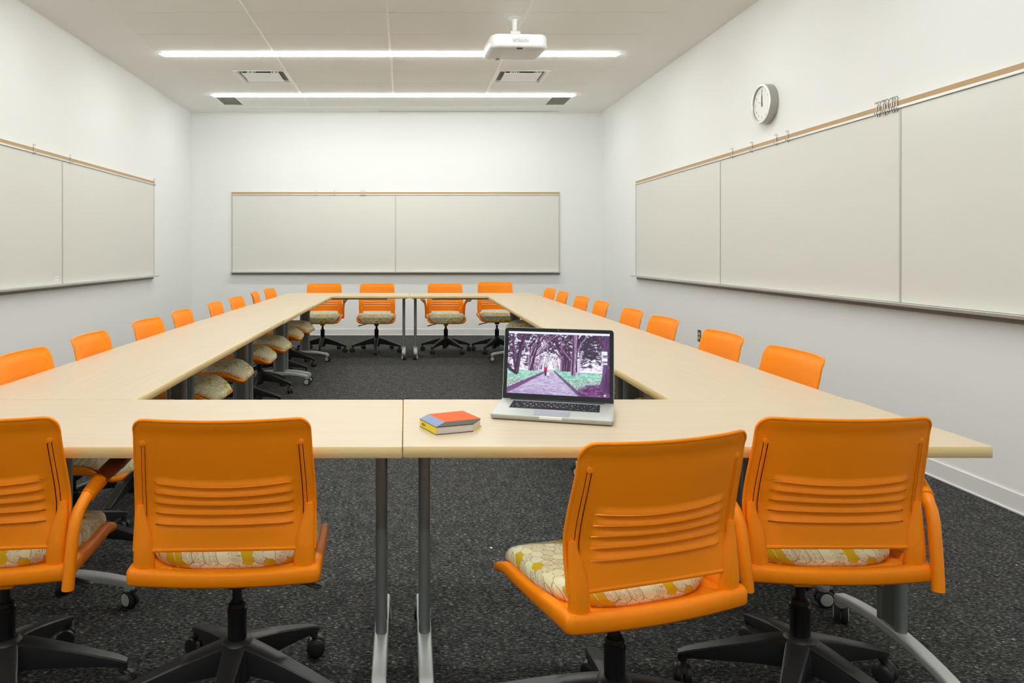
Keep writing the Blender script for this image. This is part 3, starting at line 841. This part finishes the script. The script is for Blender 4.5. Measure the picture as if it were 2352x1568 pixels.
def chair(x, y, deg, base, lab, group, arms=False, dz=0.0):
    """deg: heading of the sitter from +Y, counter-clockwise; base: world angle of one star leg"""
    if not usedp[arms]: t = protos[arms]; usedp[arms] = True
    else: t = dup(protos[arms])
    t.location = (x, y, 0); t.rotation_euler = (0, 0, math.radians(deg)); tag(t, lab, 'chair', group)
    for ch in t.children:
        if 'star' in ch:
            a = math.radians(base - deg + 72*ch['star'])
            if ch.name.startswith('leg'): ch.rotation_euler = (0, 0, a)
            else:
                ch.location = (RL*math.cos(a), RL*math.sin(a), 0); ch.rotation_euler = (0, 0, random.uniform(0, 2*PI))
        elif dz and not ch.name.startswith(('base_hub',)) and not ch.name.startswith('gas_column'):
            ch.location = (0, 0, dz)
    return t
G = 'orange swivel chairs around the tables'
fr = 'orange swivel chair at the front row, '
chair(-1.098, 2.005, 5, 12, fr+'cut off by the left picture edge, with armrests', G, True)
chair(-.462, 2.005, 2.5, 54, fr+'armless, squarely seen from behind, left of table seam', G)
chair(.520, 1.822, 17.3, 15, fr+'armless and turned left, in front of the laptop', G)
chair(1.089, 2.020, 0, 18, fr+'with armrests, rightmost', G, True)
bk = 'orange swivel chair behind the back row, '
chair(-1.035, 9.10, 180, 270, bk+'leftmost, one armrest showing', G, True)
chair(-.364, 9.10, 180, 270, bk+'armless, second from the left', G)
chair(.498, 9.10, 180, 18, bk+'second from the right, both armrests showing', G, True)
chair(1.134, 9.10, 180, 18, bk+'armless and raised higher, rightmost', G, False, .018)
sides_l = [(-1.343, 2.95, 0, 'nearest the viewer'), (-1.343, 3.60, 54, 'second from the viewer'), (-1.340, 4.37, 0, 'third from the viewer'), (-1.340, 5.05, 54, 'fourth from the viewer'),
           (-1.315, 5.84, 0, 'fifth from the viewer'), (-1.305, 6.52, 54, 'sixth from the viewer'), (-1.30, 7.34, 0, 'second from the back wall'), (-1.285, 7.985, 54, 'nearest the back wall')]
for k, (x, y, b, w) in enumerate(sides_l):
    chair(x, y, -90+[0, 2, -2, 1, 2, -2, 5, -4][k], b, 'orange swivel chair tucked under the left side tables, '+w, G)
sides_r = [(1.385, 3.00, 0, 'nearest the viewer'), (1.385, 3.67, 54, 'second from the viewer'), (1.385, 4.50, 0, 'third from the viewer'), (1.385, 5.13, 54, 'fourth from the viewer'),
           (1.385, 5.95, 0, 'fifth from the viewer'), (1.385, 6.60, 54, 'sixth from the viewer'), (1.385, 7.40, 0, 'second from the back wall'), (1.385, 8.04, 54, 'nearest the back wall')]
for k, (x, y, b, w) in enumerate(sides_r):
    chair(x, y, 90+[1, 1, 2, 0, -2, 1, 0, 3][k], b, 'orange swivel chair tucked under the right side tables, '+w, G)

# ================================================================== laptop
def screen_picture(Wd=236, Hd=148):
    rng = np.random.RandomState(3)
    v, u = np.mgrid[0:Hd, 0:Wd]; u = (u+.5)/Wd; v = (v+.5)/Hd
    def noise(cx, cy, seed, octv=3):
        r_ = np.random.RandomState(seed); out = np.zeros((Hd, Wd)); amp = 1; tot = 0
        for o in range(octv):
            gx, gy = int(cx*2**o)+2, int(cy*2**o)+2
            g = r_.rand(gy, gx)
            fx = u*(gx-1.001); fy = v*(gy-1.001); ix = fx.astype(int); iy = fy.astype(int); tx = fx-ix; ty = fy-iy
            tx = tx*tx*(3-2*tx); ty = ty*ty*(3-2*ty)
            out += amp*((g[iy, ix]*(1-tx)+g[iy, ix+1]*tx)*(1-ty)+(g[iy+1, ix]*(1-tx)+g[iy+1, ix+1]*tx)*ty); tot += amp; amp *= .6
        return out/tot
    C = lambda *c: np.array(c)/255.
    img = np.ones((Hd, Wd, 3))*C(246, 242, 252)
    def blend(mask, c):
        mask = np.clip(mask, 0, 1)[..., None]; img[:] = img*(1-mask)+c*mask
    # leafy canopy
    fol = noise(26, 30, 1, 3); fol2 = noise(60, 26, 2, 2)
    dens = np.clip(1.0-v/.50, 0, 1)*.20
    hole = np.exp(-(((u-.43)/.10)**2+((v-.52)/.16)**2))
    blend((fol+dens-hole*.3 > .60)*.82*(v < .56), C(58, 40, 74))
    blend((fol2+dens-hole*.3 > .66)*.75*(v < .5), C(36, 26, 52))
    blend((noise(50, 80, 5, 2) > .60)*.45*(v < .60)*(1-hole), C(120, 98, 140))
    mid = np.exp(-((u-.62)/.14)**2)*(v < .42)
    blend((fol > .47)*mid*.8, C(52, 30, 62))
    right = (u > .74)*(u < .92)*(v < .42)
    blend((noise(12, 60, 9, 3) > .50)*right*.85, C(46, 38, 60))
    # grass
    gl = C(150, 208, 190)
    gn = noise(40, 60, 7, 3)
    gmask = ((v > .62) & (u < .45)) | ((v > .60+.03*(u > .7)) & (u > .45))
    blend(gmask*1.0, C(166, 216, 200))
    blend(gmask*(gn > .52)*.6, C(98, 186, 158)); blend(gmask*(gn < .42)*.55, C(205, 226, 218))
    low = (v > .74)
    blend(gmask*low*(noise(110, 80, 8, 2) > .5)*.75, C(132, 140, 140)); blend(gmask*low*(noise(110, 80, 18, 2) > .6)*.8, C(226, 220, 226))
    # purple earth, lower right
    pe = np.clip((v-(.80+.06*(noise(30, 3, 11, 2)-.5)))*60, 0, 1)*np.clip((u-(.74-(v-.85)*.9+.10*(noise(30, 40, 31, 2)-.5)))*16, 0, 1)
    blend(pe*1.0, C(112, 56, 118)); blend(pe*(noise(20, 70, 12, 2) > .52)*.7, C(66, 24, 74)); blend(pe*(noise(30, 90, 13, 2) > .62)*.7, C(176, 120, 180))
    # road
    tl = np.clip((v-.60)/.40, 0, 1)
    lft = .425-.46*tl*1.08; rgt = .445+.285*tl
    road = (v > .60)*(u > lft)*(u < rgt)
    blend(road*1.0, C(192, 178, 214)); blend(road*(noise(16, 50, 14, 3) > .55)*.5, C(150, 132, 178)); blend(road*(noise(24, 60, 15, 2) > .62)*.6, C(226, 218, 238))
    verge = (v > .62)*(u > lft-.015-.03*tl)*(u < lft+.012+.06*tl); blend(verge*.8, C(104, 50, 112))
    verge = (v > .62)*(u > rgt-.006-.02*tl)*(u < rgt+.012+.02*tl); blend(verge*.75, C(84, 58, 96))
    blend(road*np.clip((v-.84-.25*u)*8, 0, 1)*(noise(26, 34, 16, 3) > .48)*.5, C(146, 96, 166))
    # trunks and limbs
    def limb(pts, w0, w1, c, hi=None):
        pts = np.array(pts, float); n = len(pts)-1
        best = np.full((Hd, Wd), 9.); ww = np.zeros((Hd, Wd)); sd = np.zeros((Hd, Wd))
        for i in range(n):
            a, b = pts[i], pts[i+1]; d_ = b-a; asp = Hd/Wd
            px = (u-a[0]); py = (v-a[1])*asp; dx, dy = d_[0], d_[1]*asp
            t_ = np.clip((px*dx+py*dy)/(dx*dx+dy*dy+1e-9), 0, 1)
            dist = np.hypot(px-dx*t_, py-dy*t_); w_ = w0+(w1-w0)*(i+t_)/n
            q = dist/w_; s_ = (px*dy-py*dx)
            m_ = q < best; best = np.where(m_, q, best); sd = np.where(m_, s_, sd)
        msk = np.clip((1.15-best)*4, 0, 1); blend(msk*.93, c)
        if hi is not None:
            bark = noise(120, 10, int(w0*9999) % 77, 2)
            blend(msk*((sd > 0)*.55*(bark > .45)), hi); blend(msk*(bark > .62)*.5, c*.55)
    dk = C(86, 46, 84); dk2 = C(60, 30, 62); hi = C(216, 202, 228); md = C(150, 118, 158)
    for k in range(46):        # distant trunks forming the tunnel
        side = -1 if k % 2 else 1; f = rng.rand()
        x0 = .43+side*(.02+.16*f); y0 = .58+.05*f; top = .42-.22*f*rng.rand()
        limb([(x0, y0), (x0-side*.008+rng.randn()*.01, (y0+top)/2), (x0-side*.05*rng.rand(), top)], .0016+.003*f, .001, C(124, 100, 136) if f < .5 else md)
    for k in range(24):
        x0 = .21+.05*rng.rand(); limb([(x0, .62), (x0+.02*rng.rand(), .42), (x0+.10*rng.randn()*.5+.06, .22), (x0+.10+.08*rng.randn(), .04)], .0065, .0022, [dk, dk2, md, hi][k % 4])
    for k in range(20):
        x0 = .53+.11*rng.rand(); limb([(x0, .61), (x0-.01+.02*rng.rand(), .45), (x0-.05+.05*rng.randn(), .27), (x0-.06+.09*rng.randn(), .08)], .0085, .0025, [dk2, dk, dk, md][k % 4])
    for k in range(30):        # boughs on the right
        y0 = .08+.40*rng.rand(); limb([(.71, y0+.06), (.78, y0), (.86, y0-.02+.05*rng.randn()), (.93, y0+.05*rng.randn())], .0028, .0012, C(62, 48, 76))
    for k in range(16):
        y0 = .05+.5*rng.rand(); limb([(.0, y0), (.05, y0+.04*rng.randn()), (.10, y0+.06*rng.randn())], .002, .001, C(70, 52, 84))
    limb([(.045, -.02), (.055, .3), (.075, .58)], .010, .013, dk, md)
    limb([(.17, -.02), (.15, .14), (.115, .38), (.088, .66)], .012, .024, dk2, md)
    limb([(.11, -.02), (.135, .10), (.15, .16)], .010, .011, dk)
    limb([(0, .55), (.03, .62), (.09, .68)], .02, .012, dk2)
    limb([(.40, .03), (.31, .20), (.26, .40), (.235, .62)], .006, .011, dk, hi); limb([(.32, .02), (.285, .3), (.245, .6)], .006, .010, dk2, md)
    limb([(.74, .30), (.72, .42), (.70, .65)], .012, .014, hi, dk)
    limb([(.66, -.02), (.665, .3), (.66, .50), (.655, .66)], .024, .024, md, hi); limb([(.645, -.02), (.652, .3), (.645, .66)], .005, .007, dk2); limb([(.695, -.02), (.688, .3), (.684, .62)], .004, .006, dk2)
    limb([(.80, .02), (.73, .16), (.70, .28)], .006, .008, md, hi)
    limb([(.86, -.02), (.90, .10), (.955, .22)], .020, .024, dk, md)
    limb([(.985, -.02), (.975, .3), (.975, .55), (.97, .72), (.95, .84)], .030, .046, C(100, 66, 118), C(70, 36, 82)); limb([(1.0, .6), (.99, .86)], .03, .05, C(92, 40, 100), dk2)
    # light at the end of the road, walker and dog
    blend(np.exp(-(((u-.44)/.022)**2+((v-.565)/.04)**2))*.9, C(255, 255, 255))
    blend((((u-.382)/.017)**2+((v-.605)/.038)**2 < 1)*1., C(214, 24, 92)); blend((abs(u-.381) < .009)*(v > .62)*(v < .70), C(66, 40, 84))
    blend((abs(u-.408) < .011)*(v > .65)*(v < .705), C(240, 238, 246)); blend((abs(u-.408) < .007)*(v > .700)*(v < .72), C(90, 76, 104))
    # menu bar and desktop icons
    blend((v < .032)*1., C(238, 240, 255))
    for y0, y1, w_ in ((.285, .345, .025), (.362, .375, .036), (.385, .440, .025), (.462, .470, .028), (.482, .490, .028)):
        blend((v > y0)*(v < y1)*(abs(u-.952) < w_), C(238, 240, 255))
    blend((abs(u-.955) < .012)*(abs(v-.972) < .010), C(232, 232, 240))
    return np.clip(img, 0, 1)
def srgb2lin(a): return np.where(a <= .04045, a/12.92, ((a+.055)/1.055)**2.4)

lt = thing('laptop', 'open silver laptop with a tree-lined road on its screen, on the front table', 'laptop', (.4263, 2.155, TT), math.atan2(-.10, .347))
LW, LD, LH = .359, .247, .0165
mb = MB()
o_ = rrect(-LW/2, LW/2, 0, LD, (.010, .010, .008, .008), 6)
def lr(ins, z): return [(x*(1-ins/(LW/2)), (y-LD/2)*(1-ins/(LD/2))+LD/2, z) for x, y in o_]
mb.loft([lr(.010, .0012), lr(.003, .003), lr(.0004, .008), lr(0, .0135), lr(.0005, LH-.0006), lr(.0012, LH)], 0)
for x in (-.15, .15):
    for y in (.02, LD-.02): mb.lathe([(.006, 0), (.006, .002)], 12, 1, Matrix.Translation((x, y, 0)))
lb = mb.build('laptop_base', ['lapalu', 'black'], lt, sharp=40)
MB().prism(rrect(-.033, .033, -.0006, .006, .0005, 1), .010, LH+.0003).build('thumb_notch', 'white', lb)
MB().prism(rrect(-.0525, .0525, .012, .086, .003, 3), LH-.001, LH+.0004).build('trackpad', 'pad', lb)
MB().box(-.150, .150, LD-.014, LD-.002, LH-.002, LH+.0022).build('hinge_cover', 'bezel', lb)
kb = MB().prism(rrect(-.1375, .1375, .1035, .2130, .003, 3), LH-.001, LH+.0003).build('keyboard', 'black', lt)
rowsk = [['esc'] + ['F%d' % i for i in range(1, 13)] + ['o'],
         list('`1234567890-=') + ['delete'], ['tab'] + list('QWERTYUIOP[]') + ['\\'], ['caps'] + list("ASDFGHJKL;'") + ['return'],
         ['shift'] + list('ZXCVBNM,./') + ['shift '], ['fn', 'ctrl', 'opt', 'cmd', ' ', 'cmd', 'opt', '<', '^', '>']]
wide = {'delete': 1.55, 'tab': 1.55, 'caps': 1.82, 'return': 1.82, 'shift': 2.35, 'shift ': 2.35, 'cmd': 1.25, ' ': 5.35}
yk = .2115
for ri, rk in enumerate(rowsk):
    hgt = .0095 if ri == 0 else .0165
    tot = sum(wide.get(k, 1.0) for k in rk); unit = .273/tot; x = -.1365
    for k in rk:
        w_ = wide.get(k, 1.0)*unit
        mb = MB(); hh = hgt; y1 = yk-.0013; y0 = yk-hh
        if k in '<>' : y1 = yk-hh/2-.0004
        mb.prism(rrect(x+.0008, x+w_-.0008, y0, y1+.0005, .0012, 2), LH+.0002, LH+.0013)
        if k.strip():
            small = len(k) > 1
            text_mesh(mb, k.strip(), .0048 if small else .0098, 1, Matrix.Translation((x+w_/2, (y0+y1)/2, LH+.0014)), .0003)
        mb.build('key', ['key', 'legend'], kb)
        x += w_
    yk -= hgt + .0008
# lid
ang = math.radians(15.5)
LT = Matrix.Translation((0, LD-.002, LH-.001)) @ Matrix.Rotation(-ang, 4, 'X')   # local: x across, z up the lid, -y faces the user
lh = .240
mb = MB(); mb.prism(rrect(-LW/2, LW/2, 0, lh, (.004, .004, .011, .011), 6), -.006, 0, 0, LT @ RX)
ld = mb.build('screen_lid', 'lapalu', lt, bevel=.0012)
MB().prism(rrect(-LW/2+.0015, LW/2-.0015, .002, lh-.0015, (.003, .003, .010, .010), 6), 0, .0008, 0, LT @ RX).build('screen_bezel', 'bezel', ld)
Wd, Hd = 236, 148
pic = srgb2lin(screen_picture(Wd, Hd))
x0, x1, z0, z1 = -.1655, .1655, .0195, .2265
vv = []; ff = []
for j in range(Hd+1):
    for i in range(Wd+1):
        p = LT @ Vector((x0+(x1-x0)*i/Wd, -.0012, z1-(z1-z0)*j/Hd)); vv.append(tuple(p))
for j in range(Hd):
    for i in range(Wd):
        a = j*(Wd+1)+i; ff.append((a, a+Wd+1, a+Wd+2, a+1))
me = bpy.data.meshes.new('display'); me.from_pydata(vv, [], ff); me.update()
at = me.attributes.new('picture', 'FLOAT_COLOR', 'FACE')
ca = np.ones((Hd*Wd, 4)); ca[:, :3] = pic.reshape(-1, 3); at.data.foreach_set('color', ca.ravel())
ms = bpy.data.materials.new('lit_display'); ms.use_nodes = True
nt = ms.node_tree; b = nt.nodes['Principled BSDF']; b.inputs['Base Color'].default_value = (.01, .01, .012, 1); b.inputs['Roughness'].default_value = .15
an = nt.nodes.new('ShaderNodeAttribute'); an.attribute_name = 'picture'
nt.links.new(an.outputs['Color'], b.inputs['Emission Color']); b.inputs['Emission Strength'].default_value = 1.0
me.materials.append(ms)
dob = bpy.data.objects.new('display', me); col.objects.link(dob); dob.parent = ld
MB().lathe([(.0016, 0), (.0016, .0012)], 10, 0, LT @ Matrix.Translation((0, 0, .2335)) @ RX).build('webcam', 'greyl', ld)

# ================================================================== book
hexa = [(.0403, 2.1106), (.0834, 2.0112), (.1886, 2.0498), (.2165, 2.1150), (.1727, 2.2185), (.0667, 2.1710)]   # left, front left, front right, right, back right, back left
cxb = sum(p[0] for p in hexa)/6; cyb = sum(p[1] for p in hexa)/6
hx = [(x-cxb, y-cyb) for x, y in hexa]; inner = (.1113-cxb, 2.071-cyb)
bt = thing('hexagonal_book', 'small thick six-sided book with an orange-red, blue and grey cover, left of the laptop', 'book', (cxb, cyb, TT))
def shr(k, pts=None): return [(x*k, y*k) for x, y in (pts or hx)]
MB().prism(shr(.985), .0018, .0205).build('page_block', 'page', bt)
mb = MB(); mb.prism(hx, .0203, .0222, 3)
Z = .0224
for pts, m_ in (([hx[0], hx[1], inner, hx[5]], 1), ([hx[5], inner, hx[3], hx[4]], 0), ([inner, hx[1], hx[2], hx[3]], 2)):
    mb.add([(x, y, Z) for x, y in pts], [(0, 1, 2, 3)], m_)
mb.build('front_cover', ['red', 'blue', 'slate', 'navy'], bt)
mb = MB(); mb.prism(hx, 0, .0018, 0)
a_, b_ = Vector((*hx[2], 0)), Vector((*hx[3], 0)); dd = (b_-a_).normalized(); nn = Vector((dd.y, -dd.x, 0))
q = [a_+nn*.0003, b_+nn*.0003, b_+nn*.0010, a_+nn*.0010]
mb.prism([(p.x, p.y) for p in q], .0002, .0040, 1)
mb.build('back_cover', ['navy', 'yellow'], bt)
a_, b_ = Vector((*hx[0], 0)), Vector((*hx[1], 0)); dd = (b_-a_).normalized(); nn = Vector((dd.y, -dd.x, 0))
mb = MB(); q = [a_, b_, b_-nn*.002, a_-nn*.002]
mb.prism([(p.x, p.y) for p in q], .0018, .0203, 0)
TT_ = Matrix.Translation(a_+dd*.028+Vector((0, 0, .0112))+nn*.0006) @ Matrix(((dd.x, 0, nn.x, 0), (dd.y, 0, nn.y, 0), (0, 1, 0, 0), (0, 0, 0, 1)))
text_mesh(mb, 'BOX', .0105, 1, TT_, .0004)
mb.build('spine', ['yellow', 'ink'], bt)

# ================================================================== scraps on the carpet
def scrap(x, y, r, lab):
    mb = MB(); rr_ = [r*random.uniform(.6, 1.2) for _ in range(9)]
    mb.prism([(rr_[k]*math.cos(2*PI*k/9)*1.5, rr_[k]*math.sin(2*PI*k/9)) for k in range(9)], 0, r*.45)
    tag(mb.build('paper_scrap', 'white', None, (x, y, .0005), (0, 0, random.uniform(0, 3))), lab, 'paper scrap', 'crumbs of white paper on the carpet')
scrap(.358, 3.066, .0042, 'tiny white paper scrap on the carpet left of the turned chair seat')
scrap(2.42, 2.896, .0024, 'tiny white paper scrap on the carpet near the right wall')
scrap(1.06, 2.213, .0030, 'tiny white paper scrap on the carpet under the rightmost front chair')
